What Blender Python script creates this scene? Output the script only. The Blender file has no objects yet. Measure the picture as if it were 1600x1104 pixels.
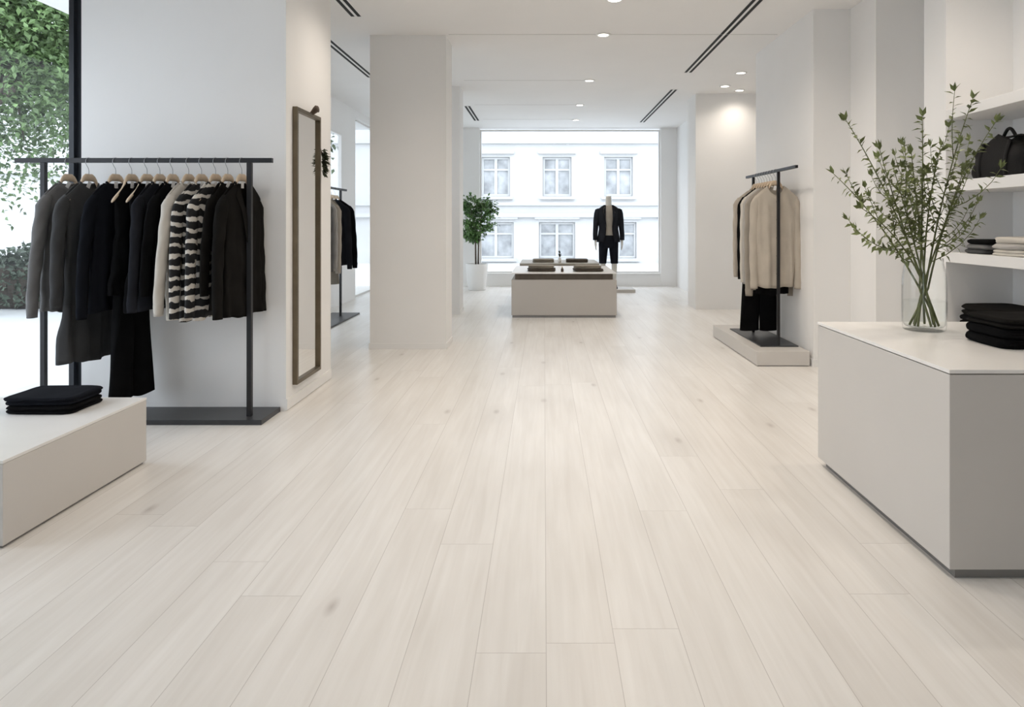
import bpy, math, random
from mathutils import Vector, Matrix, noise

C = bpy.context.scene
col = C.collection
PI = math.pi
R = random.Random(7)

# ------------------------------------------------------------------ camera, world, exposure
F, CX, CY, EYE = 1067.0, 850.0, 347.0, 1.2          # focal length in pixels of a 1600 x 1104 frame, vanishing point, eye height
cam = bpy.data.cameras.new('camera')
cam.sensor_width = 36.0
cam.lens = F / 1600 * 36
cam.shift_x = (800 - CX) / 1600
cam.shift_y = (CY - 552) / 1600
cam.clip_start = 0.05
cam.clip_end = 200
cam_o = bpy.data.objects.new('camera', cam)
cam_o.location = (0, 0, EYE)
cam_o.rotation_euler = (PI / 2, 0, 0)
col.objects.link(cam_o)
C.camera = cam_o

world = bpy.data.worlds.new('overcast_sky')
C.world = world
world.use_nodes = True
bg = world.node_tree.nodes['Background']
bg.inputs[0].default_value = (0.86, 0.935, 1.04, 1)
bg.inputs[1].default_value = 3.45

C.view_settings.view_transform = 'Standard'
C.view_settings.look = 'None'
C.view_settings.gamma = 1
C.view_settings.use_curve_mapping = False
C.view_settings.exposure = 0.0
C.cycles.use_denoising = True
C.cycles.max_bounces = 10
C.cycles.diffuse_bounces = 6
C.cycles.transparent_max_bounces = 16
C.cycles.sample_clamp_indirect = 6

CEIL = 2.97
SPOT_POWER = 42.0
WARM = (1.0, 0.885, 0.765)


def portal(loc, rot, sx, sy):
    """window opening that lets the sky in (portal of the world light)"""
    l = bpy.data.lights.new('window_daylight', 'AREA')
    l.shape = 'RECTANGLE'
    l.size, l.size_y = sx, sy
    l.cycles.is_portal = True
    o = bpy.data.objects.new('window_daylight', l)
    o.location, o.rotation_euler = loc, rot
    col.objects.link(o)


portal((0.485, 12.98, 1.6), (-PI / 2, 0, 0), 3.4, 2.7)           # street window at the end of the shop
portal((-3.85, 2.95, 1.25), (0, -PI / 2, 0), 2.5, 2.9)
portal((-2.25, -3.2, 1.3), (PI / 2, 0, 0), 1.3, 2.6)               # unseen entrance pane added behind the camera for light on the column               # side facade beside the plinth
portal((-3.3, 4.6, 1.4), (-PI / 2, 0, 0), 0.7, 2.8)              # return pane behind the rack
portal((-3.2, 8.2, 1.5), (0, -PI / 2, 0), 2.2, 3.3)
portal((-3.2, 11.7, 1.5), (0, -PI / 2, 0), 2.8, 1.8)

# ------------------------------------------------------------------ materials


def new_mat(name):
    m = bpy.data.materials.new(name)
    m.use_nodes = True
    return m, m.node_tree, m.node_tree.nodes['Principled BSDF']


def mat(name, rgb, rough=0.6, metal=0.0, var=0.0, vscale=6.0, bump=0.0, bscale=200.0, sheen=0.0, spec=0.5):
    m, nt, b = new_mat(name)
    b.inputs['Base Color'].default_value = (*rgb, 1)
    b.inputs['Roughness'].default_value = rough
    b.inputs['Metallic'].default_value = metal
    b.inputs['Specular IOR Level'].default_value = spec
    if sheen:
        b.inputs['Sheen Weight'].default_value = sheen
        b.inputs['Sheen Roughness'].default_value = 0.5
    tc = nt.nodes.new('ShaderNodeTexCoord')
    if var:
        n = nt.nodes.new('ShaderNodeTexNoise')
        n.inputs['Scale'].default_value = vscale
        n.inputs['Detail'].default_value = 5
        nt.links.new(tc.outputs['Object'], n.inputs['Vector'])
        r = nt.nodes.new('ShaderNodeValToRGB')
        r.color_ramp.elements[0].position, r.color_ramp.elements[1].position = 0.3, 0.7
        r.color_ramp.elements[0].color = (*[c * (1 - var) for c in rgb], 1)
        r.color_ramp.elements[1].color = (*[min(1, c * (1 + var)) for c in rgb], 1)
        nt.links.new(n.outputs['Fac'], r.inputs['Fac'])
        nt.links.new(r.outputs['Color'], b.inputs['Base Color'])
    if bump:
        n2 = nt.nodes.new('ShaderNodeTexNoise')
        n2.inputs['Scale'].default_value = bscale
        n2.inputs['Detail'].default_value = 3
        nt.links.new(tc.outputs['Object'], n2.inputs['Vector'])
        bp = nt.nodes.new('ShaderNodeBump')
        bp.inputs['Strength'].default_value = bump
        bp.inputs['Distance'].default_value = 0.004
        nt.links.new(n2.outputs['Fac'], bp.inputs['Height'])
        nt.links.new(bp.outputs['Normal'], b.inputs['Normal'])
    return m


def fabric(name, rgb, var=0.12, sheen=0.25):
    return mat(name, rgb, 0.92, 0, var, 9, 0.35, 320, sheen * (0.3 if rgb[0] > 0.03 else 0.0), 0.2 if rgb[0] > 0.03 else 0.06)


def thin_glass(name, tint=(1, 1, 1), rough=0.0, boost=1.0):
    m = bpy.data.materials.new(name)
    m.use_nodes = True
    nt = m.node_tree
    nt.nodes.clear()
    out = nt.nodes.new('ShaderNodeOutputMaterial')
    mix = nt.nodes.new('ShaderNodeMixShader')
    tr = nt.nodes.new('ShaderNodeBsdfTransparent')
    tr.inputs[0].default_value = (*tint, 1)
    gl = nt.nodes.new('ShaderNodeBsdfGlossy')
    gl.inputs['Roughness'].default_value = rough
    fr = nt.nodes.new('ShaderNodeLayerWeight')
    fr.inputs[0].default_value = 0.5
    pw = nt.nodes.new('ShaderNodeMath')
    pw.operation = 'POWER'
    pw.inputs[1].default_value = 5.0
    nt.links.new(fr.outputs['Facing'], pw.inputs[0])
    mu = nt.nodes.new('ShaderNodeMath')
    mu.operation = 'MULTIPLY_ADD'
    mu.inputs[1].default_value = 0.95 * boost
    mu.inputs[2].default_value = 0.018 * boost
    nt.links.new(pw.outputs[0], mu.inputs[0])
    nt.links.new(mu.outputs[0], mix.inputs[0])
    nt.links.new(tr.outputs[0], mix.inputs[1])
    nt.links.new(gl.outputs[0], mix.inputs[2])
    nt.links.new(mix.outputs[0], out.inputs[0])
    return m


def emit(name, rgb, s):
    m, nt, b = new_mat(name)
    b.inputs['Base Color'].default_value = (0.8, 0.8, 0.8, 1)
    b.inputs['Emission Color'].default_value = (*rgb, 1)
    b.inputs['Emission Strength'].default_value = s
    return m


def floor_mat():
    m, nt, b = new_mat('pale_oak_planks')
    L = nt.links

    def N(t, **k):
        n = nt.nodes.new(t)
        for a, v in k.items():
            setattr(n, a, v)
        return n

    def M(op, a, b_=None, c=None):
        n = N('ShaderNodeMath', operation=op)
        for i, v in enumerate((a, b_, c)):
            if v is None:
                continue
            if isinstance(v, (int, float)):
                n.inputs[i].default_value = v
            else:
                L.new(v, n.inputs[i])
        return n.outputs[0]

    tc = N('ShaderNodeTexCoord')
    sp = N('ShaderNodeSeparateXYZ')
    L.new(tc.outputs['Object'], sp.inputs[0])
    x, y = sp.outputs[0], sp.outputs[1]
    PW, PL = 0.196, 3.1
    u = M('DIVIDE', M('SUBTRACT', x, 0.006), PW)
    row = M('FLOOR', u)
    fu = M('SUBTRACT', u, row)
    wn = N('ShaderNodeTexWhiteNoise', noise_dimensions='1D')
    L.new(row, wn.inputs['W'])
    v = M('DIVIDE', M('ADD', y, M('MULTIPLY', wn.outputs['Value'], 7.3)), PL)
    pid = M('FLOOR', v)
    fv = M('SUBTRACT', v, pid)
    idv = N('ShaderNodeCombineXYZ')
    L.new(row, idv.inputs[0])
    L.new(pid, idv.inputs[1])
    wn2 = N('ShaderNodeTexWhiteNoise', noise_dimensions='3D')
    L.new(idv.outputs[0], wn2.inputs['Vector'])
    tone = wn2.outputs['Value']
    # grooves between boards
    ex = M('MULTIPLY', M('MINIMUM', fu, M('SUBTRACT', 1.0, fu)), PW)
    ey = M('MULTIPLY', M('MINIMUM', fv, M('SUBTRACT', 1.0, fv)), PL)
    gap = M('LESS_THAN', M('MINIMUM', ex, ey), 0.0011)
    # grain stretched along the boards, shifted from board to board
    sh = N('ShaderNodeCombineXYZ')
    L.new(M('ADD', M('MULTIPLY', x, 34.0), M('MULTIPLY', tone, 91.0)), sh.inputs[0])
    L.new(M('ADD', M('MULTIPLY', y, 1.5), M('MULTIPLY', tone, 57.0)), sh.inputs[1])
    g = N('ShaderNodeTexNoise')
    g.inputs['Scale'].default_value = 1.0
    g.inputs['Detail'].default_value = 7
    g.inputs['Distortion'].default_value = 0.6
    L.new(sh.outputs[0], g.inputs['Vector'])
    sh2 = N('ShaderNodeCombineXYZ')
    L.new(M('ADD', M('MULTIPLY', x, 6.0), M('MULTIPLY', tone, 31.0)), sh2.inputs[0])
    L.new(M('ADD', M('MULTIPLY', y, 1.1), M('MULTIPLY', tone, 17.0)), sh2.inputs[1])
    g2 = N('ShaderNodeTexNoise')
    g2.inputs['Scale'].default_value = 1.0
    g2.inputs['Detail'].default_value = 3
    L.new(sh2.outputs[0], g2.inputs['Vector'])
    # scattered knots
    kv = N('ShaderNodeCombineXYZ')
    L.new(M('ADD', M('MULTIPLY', x, 3.0), M('MULTIPLY', g.outputs['Fac'], 0.045)), kv.inputs[0])
    L.new(M('MULTIPLY', y, 1.15), kv.inputs[1])
    vo = N('ShaderNodeTexVoronoi', voronoi_dimensions='2D')
    vo.inputs['Scale'].default_value = 1.0
    L.new(kv.outputs[0], vo.inputs['Vector'])
    kn = N('ShaderNodeMapRange')
    kn.inputs['From Min'].default_value = 0.005
    kn.inputs['From Max'].default_value = 0.075
    kn.inputs['To Min'].default_value = 1.0
    kn.inputs['To Max'].default_value = 0.0
    L.new(vo.outputs['Distance'], kn.inputs['Value'])
    ksel = N('ShaderNodeSeparateColor')
    L.new(vo.outputs['Color'], ksel.inputs[0])
    halo = N('ShaderNodeMapRange')
    halo.inputs['From Min'].default_value = 0.0
    halo.inputs['From Max'].default_value = 0.34
    halo.inputs['To Min'].default_value = 0.30
    halo.inputs['To Max'].default_value = 0.0
    L.new(vo.outputs['Distance'], halo.inputs['Value'])
    core = M('MULTIPLY', kn.outputs[0], M('ADD', 0.2, g.outputs['Fac']))
    knot = M('MULTIPLY', M('ADD', core, M('MULTIPLY', halo.outputs[0], g.outputs['Fac'])), M('LESS_THAN', ksel.outputs[0], 0.26))
    k = M('ADD', M('MULTIPLY', g.outputs['Fac'], 0.36), M('ADD', M('MULTIPLY', g2.outputs['Fac'], 0.45), M('MULTIPLY', tone, 0.10)))
    ramp = N('ShaderNodeValToRGB')
    ramp.color_ramp.elements[0].position = 0.18
    ramp.color_ramp.elements[1].position = 0.62
    ramp.color_ramp.elements[0].color = (0.64, 0.605, 0.56, 1)
    ramp.color_ramp.elements[1].color = (0.83, 0.812, 0.782, 1)
    L.new(k, ramp.inputs[0])
    mx = N('ShaderNodeMix', data_type='RGBA')
    L.new(M('MULTIPLY', knot, 0.55), mx.inputs[0])
    L.new(ramp.outputs[0], mx.inputs[6])
    mx.inputs[7].default_value = (0.27, 0.22, 0.18, 1)
    mx2 = N('ShaderNodeMix', data_type='RGBA')
    L.new(M('MULTIPLY', gap, 0.48), mx2.inputs[0])
    L.new(mx.outputs[2], mx2.inputs[6])
    mx2.inputs[7].default_value = (0.30, 0.265, 0.23, 1)
    L.new(mx2.outputs[2], b.inputs['Base Color'])
    ro = M('ADD', 0.285, M('MULTIPLY', g2.outputs['Fac'], 0.05))
    L.new(ro, b.inputs['Roughness'])
    b.inputs['Specular IOR Level'].default_value = 0.5
    bp = N('ShaderNodeBump')
    bp.inputs['Strength'].default_value = 0.06
    bp.inputs['Distance'].default_value = 0.003
    L.new(M('SUBTRACT', M('MULTIPLY', g.outputs['Fac'], 0.6), gap), bp.inputs['Height'])
    L.new(bp.outputs['Normal'], b.inputs['Normal'])
    return m


def stripe_mat(name, freq, phase):
    """broken black and cream bands across a blouse"""
    m, nt, b = new_mat(name)
    tc = nt.nodes.new('ShaderNodeTexCoord')
    n = nt.nodes.new('ShaderNodeTexNoise')
    n.inputs['Scale'].default_value = 19
    n.inputs['Detail'].default_value = 3
    nt.links.new(tc.outputs['Object'], n.inputs['Vector'])
    sp = nt.nodes.new('ShaderNodeSeparateXYZ')
    nt.links.new(tc.outputs['Object'], sp.inputs[0])

    def M(op, a, b_):
        q = nt.nodes.new('ShaderNodeMath')
        q.operation = op
        for i, v in enumerate((a, b_)):
            if isinstance(v, (int, float)):
                q.inputs[i].default_value = v
            else:
                nt.links.new(v, q.inputs[i])
        return q.outputs[0]
    z = M('ADD', M('MULTIPLY', sp.outputs[2], freq), M('MULTIPLY', n.outputs['Fac'], 5.2))
    s = M('SINE', M('ADD', z, phase), 0)
    r = nt.nodes.new('ShaderNodeValToRGB')
    r.color_ramp.elements[0].position, r.color_ramp.elements[1].position = 0.66, 0.76
    r.color_ramp.elements[0].color = (0.007, 0.007, 0.008, 1)
    r.color_ramp.elements[1].color = (0.62, 0.58, 0.52, 1)
    mr = M('ADD', M('MULTIPLY', s, 0.5), 0.5)
    nt.links.new(mr, r.inputs[0])
    nt.links.new(r.outputs[0], b.inputs['Base Color'])
    b.inputs['Roughness'].default_value = 0.85
    return m


MT = dict(
    floor=floor_mat(),
    wall=mat('white_wall_paint', (0.835, 0.83, 0.82), 0.75, 0, 0.012, 2.0, 0.03, 90),
    ceil=mat('ceiling_paint', (0.84, 0.832, 0.82), 0.8, 0, 0.01, 2.0),
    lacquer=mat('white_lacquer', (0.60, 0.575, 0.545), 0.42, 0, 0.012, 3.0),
    shelf=mat('white_shelf_board', (0.80, 0.79, 0.775), 0.4, 0, 0.01, 3.0),
    slab=mat('pale_stone_slab', (0.83, 0.815, 0.79), 0.30, 0, 0.025, 4.0),
    kick=mat('brushed_grey_metal', (0.26, 0.255, 0.25), 0.4, 0.6, 0.05, 12),
    shadow_gap=mat('dark_joint', (0.10, 0.095, 0.09), 0.7),
    taupe=mat('taupe_lacquer', (0.52, 0.49, 0.455), 0.5, 0, 0.015, 3.0),
    olive_edge=mat('olive_taupe_wood', (0.36, 0.33, 0.275), 0.4, 0, 0.08, 10),
    darkwood=mat('dark_taupe_wood', (0.105, 0.085, 0.065), 0.5, 0, 0.15, 14),
    black_metal=mat('blackened_steel', (0.018, 0.018, 0.02), 0.42, 0.35, 0.1, 20, 0.05, 150),
    tray_metal=mat('charcoal_steel_plate', (0.045, 0.047, 0.052), 0.38, 0.3, 0.08, 20),
    frame_metal=mat('charcoal_window_frame', (0.018, 0.021, 0.027), 0.45, 0.2, 0.05, 10),
    chrome=mat('hook_wire', (0.32, 0.32, 0.33), 0.3, 0.9),
    hanger=mat('pale_beech', (0.60, 0.47, 0.335), 0.5, 0, 0.10, 30, 0.05, 120),
    bronze=mat('aged_bronze', (0.155, 0.125, 0.085), 0.38, 0.75, 0.12, 14),
    mirror=mat('mirror_silver', (0.90, 0.90, 0.89), 0.02, 1.0),
    glass=thin_glass('window_glass', (0.97, 0.985, 0.98), 0.0, 1.0),
    vase=thin_glass('clear_vase_glass', (0.985, 0.99, 0.988), 0.02, 1.0),
    water=thin_glass('still_water', (0.975, 0.985, 0.98), 0.0, 0.4),
    leaf=mat('fresh_leaf', (0.155, 0.185, 0.06), 0.5, 0, 0.45, 14),
    stem=mat('green_brown_stem', (0.115, 0.13, 0.042), 0.6, 0, 0.3, 20),
    fig=mat('glossy_tree_leaf', (0.10, 0.20, 0.06), 0.42, 0, 0.45, 9),
    trunk=mat('grey_brown_bark', (0.12, 0.10, 0.08), 0.85, 0, 0.3, 30),
    street_leaf=mat('street_tree_leaf', (0.125, 0.20, 0.075), 0.42, 0, 0.65, 2.5),
    hedge_leaf=mat('dusty_hedge_leaf', (0.07, 0.095, 0.065), 0.6, 0, 0.5, 5),
    pot=mat('matt_white_ceramic', (0.82, 0.815, 0.80), 0.4, 0, 0.01, 5),
    soil=mat('dark_soil', (0.05, 0.04, 0.03), 0.95, 0, 0.3, 40),
    pave=mat('pale_paving', (0.62, 0.625, 0.63), 0.8, 0, 0.05, 1.2),
    stucco=mat('white_stucco', (0.55, 0.55, 0.545), 0.85, 0, 0.03, 1.5),
    pale_stone=mat('cream_stone', (0.535, 0.535, 0.535), 0.85, 0, 0.04, 2),
    pane=mat('curtained_pane', (0.40, 0.41, 0.42), 0.35, 0, 0.35, 2.6),
    vent=mat('vent_black', (0.012, 0.012, 0.012), 0.8),
    trimw=mat('white_metal_trim', (0.78, 0.775, 0.76), 0.4),
    joint=mat('ceiling_joint', (0.62, 0.61, 0.59), 0.8),
    lens=emit('lamp_lens', (1.0, 0.93, 0.82), 9.0),
    mannequin=mat('ivory_mannequin', (0.58, 0.555, 0.50), 0.4, 0, 0.02, 6),
    tag=mat('paper_tag', (0.80, 0.79, 0.77), 0.7),
    brown=mat('walnut_peg', (0.075, 0.05, 0.032), 0.6, 0, 0.2, 20),
    dry_leaf=mat('dark_dried_leaf', (0.035, 0.045, 0.018), 0.7, 0, 0.4, 20),
    black_leather=mat('black_leather', (0.007, 0.0065, 0.0065), 0.65, 0, 0.2, 20, 0.4, 160, 0.0, 0.2),
)
FB = dict(
    grey=fabric('mid_grey_knit', (0.15, 0.147, 0.145)),
    dark_grey=fabric('dark_grey_knit', (0.05, 0.05, 0.051)),
    charcoal=fabric('charcoal_cloth', (0.017, 0.018, 0.022)),
    navy=fabric('black_navy_cloth', (0.0095, 0.0105, 0.014)),
    black=fabric('black_cloth', (0.0055, 0.0055, 0.006), 0.2, 0.12),
    brown_black=fabric('brown_black_cloth', (0.0105, 0.0098, 0.009), 0.2, 0.15),
    cream=fabric('cream_cloth', (0.58, 0.54, 0.48), 0.05),
    ivory=fabric('ivory_cloth', (0.60, 0.565, 0.505), 0.05),
    beige=fabric('beige_knit', (0.47, 0.42, 0.355), 0.06),
    taupe=fabric('taupe_knit', (0.33, 0.295, 0.25), 0.08),
    stone=fabric('stone_grey_cloth', (0.42, 0.40, 0.375), 0.07),
    khaki=fabric('khaki_grey_cloth', (0.23, 0.205, 0.165), 0.14),
    umber=fabric('umber_cloth', (0.085, 0.07, 0.055), 0.15),
    stripe=stripe_mat('broken_cream_stripes', 101.0, 0.0),
    stripe2=stripe_mat('uneven_cream_stripes', 96.0, 1.4),
)

# ------------------------------------------------------------------ mesh helpers


class MB:
    """collects vertices and faces of one mesh"""

    def __init__(s):
        s.v, s.f = [], []

    def add(s, vs, fs):
        o = len(s.v)
        s.v += [tuple(p) for p in vs]
        s.f += [tuple(i + o for i in f) for f in fs]
        return s

    def box(s, x0, x1, y0, y1, z0, z1):
        vs = [(x, y, z) for z in (z0, z1) for y in (y0, y1) for x in (x0, x1)]
        return s.add(vs, [(0, 2, 3, 1), (4, 5, 7, 6), (0, 1, 5, 4), (2, 6, 7, 3), (0, 4, 6, 2), (1, 3, 7, 5)])

    def loft(s, rings, closed=True, cap0=False, cap1=False):
        n = len(rings[0])
        vs = [p for r in rings for p in r]
        fs = []
        for i in range(len(rings) - 1):
            for j in range(n if closed else n - 1):
                k = (j + 1) % n
                fs.append((i * n + j, i * n + k, (i + 1) * n + k, (i + 1) * n + j))
        if cap0:
            fs.append(tuple(reversed(range(n))))
        if cap1:
            b = (len(rings) - 1) * n
            fs.append(tuple(b + j for j in range(n)))
        return s.add(vs, fs)

    def tube(s, pts, rad, n=8, caps=True):
        """round tube along points; rad a number or a list"""
        pts = [Vector(p) for p in pts]
        if isinstance(rad, (int, float)):
            rad = [rad] * len(pts)
        t0 = (pts[1] - pts[0]).normalized()
        ref = Vector((0, 0, 1)) if abs(t0.z) < 0.9 else Vector((1, 0, 0))
        u = t0.cross(ref).normalized()
        rings = []
        for i, p in enumerate(pts):
            t = (pts[min(i + 1, len(pts) - 1)] - pts[max(i - 1, 0)]).normalized()
            u = (u - t * u.dot(t)).normalized()
            w = t.cross(u)
            rings.append([p + (u * math.cos(a) + w * math.sin(a)) * rad[i] for a in (2 * PI * k / n for k in range(n))])
        return s.loft(rings, True, caps, caps)

    def lathe(s, prof, n=40, c=(0, 0, 0)):
        rings = [[(c[0] + r * math.cos(2 * PI * k / n), c[1] + r * math.sin(2 * PI * k / n), c[2] + z) for k in range(n)] for r, z in prof]
        return s.loft(rings, True, prof[0][0] > 1e-5 and False, False)

    def leaf(s, p, d, nrm, ln, wd):
        p, d = Vector(p), Vector(d).normalized()
        sd = d.cross(Vector(nrm))
        if sd.length < 1e-4:
            sd = d.cross(Vector((0.3, 0.9, 0.1)))
        sd.normalize()
        up = sd.cross(d)
        a = p + d * ln * 0.42
        vs = [p, a + sd * wd * 0.5 + up * wd * 0.14, p + d * ln - up * ln * 0.10, a - sd * wd * 0.5 + up * wd * 0.14, a - up * wd * 0.02]
        return s.add(vs, [(0, 4, 1), (4, 2, 1), (0, 3, 4), (4, 3, 2)])

    def build(s, name, material, parent=None, smooth=False, bevel=0.0, segs=2, loc=None, auto=None):
        me = bpy.data.meshes.new(name)
        me.from_pydata(s.v, [], s.f)
        me.update()
        if smooth or auto:
            for p in me.polygons:
                p.use_smooth = True
        if auto:
            me.set_sharp_from_angle(angle=math.radians(auto))
        o = bpy.data.objects.new(name, me)
        if material is not None:
            me.materials.append(material)
        col.objects.link(o)
        if bevel:
            b = o.modifiers.new('edge', 'BEVEL')
            b.width, b.segments, b.limit_method = bevel, segs, 'ANGLE'
        if parent is not None:
            o.parent = parent
        if loc is not None:
            o.location = loc
        return o


def thing(name, label, cat, loc=(0, 0, 0), rz=0.0, group=None):
    o = bpy.data.objects.new(name, None)
    o.empty_display_size = 0.1
    o.location, o.rotation_euler = loc, (0, 0, rz)
    o['label'], o['category'] = label, cat
    if group:
        o['group'] = group
    col.objects.link(o)
    return o


def tag(o, label, cat, group=None, kind=None):
    o['label'], o['category'] = label, cat
    if group:
        o['group'] = group
    if kind:
        o['kind'] = kind
    return o


def struct(name, mb, m, bevel=0.0, auto=None):
    o = mb.build(name, m, bevel=bevel, auto=auto)
    o['kind'] = 'structure'
    return o


def lerp(a, b, t):
    return a + (b - a) * t


def sstep(a, b, x):
    t = max(0.0, min(1.0, (x - a) / (b - a)))
    return t * t * (3 - 2 * t)


def spow(v, p):
    return math.copysign(abs(v) ** p, v)


# ------------------------------------------------------------------ the setting
struct('floor', MB().box(-3.95, 4.3, -3.0, 13.0, -0.12, 0.0), MT['floor'])
struct('ceiling', MB().box(-4.05, 4.5, -3.1, 13.1, CEIL, CEIL + 0.2), MT['ceil'])
struct('wall_behind', MB().box(-4.05, -2.9, -3.1, -3.0, 0, CEIL).box(-1.6, 4.5, -3.1, -3.0, 0, CEIL).box(-2.9, -1.6, -3.1, -3.0, 2.6, CEIL), MT['wall'])
# side facade beside the plinth: wall, then a glazed stretch with a lintel over it
struct('wall_left', MB().box(-3.78, -3.62, -3.0, 1.5, 0, CEIL).box(-3.78, -3.62, 1.5, 4.52, 2.45, CEIL), MT['wall'])
struct('wall_left_return', MB().box(-3.62, -2.94, 4.40, 4.52, 2.72, CEIL), MT['wall'])
struct('wall_left_pier', MB().box(-2.94, -1.64, 4.34, 5.25, 0, CEIL), MT['wall'])
struct('wall_left_rear', MB().box(-3.12, -2.97, 5.25, 6.6, 0, CEIL).box(-3.01, -2.97, 10.03, 10.75, 0, CEIL).box(-3.12, -2.97, 12.6, 12.8, 0, CEIL)
       .box(-3.12, -2.97, 6.6, 10.03, 0, 0.35).box(-3.12, -2.97, 6.6, 10.03, 2.5, CEIL).box(-3.12, -2.97, 10.75, 12.6, 2.85, CEIL), MT['wall'])
struct('column_front', MB().box(-1.648, -0.927, 6.465, 6.87, 0, CEIL), MT['wall'])
struct('column_rear', MB().box(-1.82, -1.096, 8.89, 9.25, 0, CEIL), MT['wall'])
struct('baseboard_column_front', MB().box(-1.656, -0.919, 6.457, 6.878, 0, 0.055), MT['wall'])
struct('baseboard_column_rear', MB().box(-1.828, -1.088, 8.882, 9.258, 0, 0.055), MT['wall'])
struct('baseboard_pier', MB().box(-1.64, -1.632, 4.34, 5.25, 0.006, 0.075), MT['wall'])
# end of the shop
struct('wall_end_pier_one', MB().box(-3.12, -1.21, 12.80, 13.0, 0, CEIL), MT['wall'])
struct('wall_end_pier_two', MB().box(2.19, 2.62, 12.80, 13.0, 0, CEIL), MT['wall'])
struct('wall_end_sill', MB().box(-1.21, 2.19, 12.82, 13.0, 0, 0.225), MT['wall'])
struct('trim_end_sill', MB().box(-1.21, 2.19, 12.79, 13.0, 0.225, 0.245), MT['wall'])
struct('wall_right_rear', MB().box(2.49, 2.70, 9.9, 12.8, 0, CEIL), MT['wall'])
struct('wall_right_block', MB().box(2.09, 3.3, 9.41, 9.91, 0, CEIL), MT['wall'])
struct('wall_right_recess', MB().box(3.3, 3.45, 7.2, 9.45, 0, CEIL), MT['wall'])
struct('wall_right_pier', MB().box(2.24, 3.45, 5.676, 7.215, 0, CEIL), MT['wall'])
struct('wall_right_step', MB().box(2.548, 3.45, 5.24, 5.676, 0, CEIL), MT['wall'])
struct('wall_right_niche', MB().box(2.92, 3.45, 4.42, 5.24, 0, CEIL), MT['wall'])
struct('wall_right_end_panel', MB().box(2.46, 3.45, 4.18, 4.42, 0, CEIL), MT['wall'])
struct('wall_right_front', MB().box(2.87, 3.1, -3.0, 4.18, 0, CEIL), MT['wall'])
struct('baseboard_right_pier', MB().box(2.232, 2.55, 5.668, 5.676, 0, 0.06).box(2.232, 2.24, 5.676, 7.215, 0, 0.06), MT['wall'])
struct('baseboard_right_block', MB().box(2.09, 3.3, 9.402, 9.41, 0, 0.055), MT['wall'])
# joints in the ceiling boards
for i, (x0, x1, y) in enumerate([(-0.9, 0.52, 6.44), (0.62, 2.2, 6.44), (-1.0, 0.52, 8.52), (-1.05, 0.52, 10.3), (-1.05, 0.52, 11.75)]):
    struct('trim_%d' % (i + 1), MB().box(x0, x1, y - 0.006, y + 0.006, CEIL - 0.002, CEIL), MT['joint'])


def window(n, horiz, a0, a1, c, z0, z1, fr=0.05, dp=0.06, mull=(), m='frame_metal'):
    """glazed opening: frame with a pane; horiz 'x' runs along x at y=c, 'y' runs along y at x=c"""
    mb = MB()

    def bx(a, b, zz0, zz1, t=0.0):
        if horiz == 'x':
            mb.box(a, b, c - dp / 2 - t, c + dp / 2 + t, zz0, zz1)
        else:
            mb.box(c - dp / 2 - t, c + dp / 2 + t, a, b, zz0, zz1)
    bx(a0, a1, z0, z0 + fr)
    bx(a0, a1, z1 - fr, z1)
    bx(a0, a0 + fr, z0 + fr, z1 - fr)
    bx(a1 - fr, a1, z0 + fr, z1 - fr)
    for q in mull:
        bx(q - fr / 2, q + fr / 2, z0 + fr, z1 - fr)
    o = struct('window_%d' % n, mb, MT[m])
    g = MB()
    if horiz == 'x':
        g.add([(a0 + fr, c, z0 + fr), (a1 - fr, c, z0 + fr), (a1 - fr, c, z1 - fr), (a0 + fr, c, z1 - fr)], [(0, 1, 2, 3)])
    else:
        g.add([(c, a0 + fr, z0 + fr), (c, a1 - fr, z0 + fr), (c, a1 - fr, z1 - fr), (c, a0 + fr, z1 - fr)], [(0, 1, 2, 3)])
    g.build('window_pane', MT['glass'], o)
    return o


window(1, 'x', -3.68, -3.035, 4.46, 0.0, 2.72, 0.035, 0.05)
struct('trim_window_post', MB().box(-3.062, -3.03, 4.40, 4.52, 0, 2.72).box(-3.03, -2.94, 4.43, 4.52, 0, 2.72), MT['frame_metal'])
window(2, 'y', 1.5, 4.40, -3.70, 0.0, 2.45, 0.05, 0.06, (2.9,))
window(6, 'x', -2.9, -1.6, -3.05, 0.0, 2.6, 0.05, 0.06)  # unseen glazing, put in to bring cool light onto the column
window(3, 'y', 6.6, 10.03, -2.99, 0.35, 2.5, 0.03, 0.05, (), 'trimw')
window(4, 'y', 10.75, 12.6, -3.05, 0.0, 2.85, 0.03, 0.05, (), 'trimw')
window(5, 'x', -1.21, 2.19, 12.9, 0.245, CEIL - 0.03, 0.03, 0.06, (), 'trimw')
struct('trim_corner_post', MB().box(-3.78, -3.68, 4.40, 4.52, 0, 2.72), MT['frame_metal'])

# ------------------------------------------------------------------ ceiling fixtures


def ceiling_light(x, y, label, power=SPOT_POWER, twin=False, lamp=True):
    t = thing('ceiling_light', label, 'ceiling light', (x, y, CEIL), 0, 'recessed lights along the ceiling')
    MB().lathe([(0.050, -0.001), (0.050, -0.010), (0.066, -0.012), (0.072, -0.006), (0.072, 0.0)], 28).build('trim_ring', MT['trimw'], t, smooth=True)
    MB().lathe([(0.0, -0.006), (0.05, -0.006)], 28).build('lens', MT['lens'], t)
    if lamp:
        l = bpy.data.lights.new('lamp_glow', 'SPOT')
        l.energy = power
        l.color = WARM
        l.spot_size = math.radians(150)
        l.spot_blend = 1.0
        l.shadow_soft_size = 0.05
        o = bpy.data.objects.new('lamp_glow', l)
        o.location = (0, 0, -0.025)
        o.parent = t
        col.objects.link(o)
    return t


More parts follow.
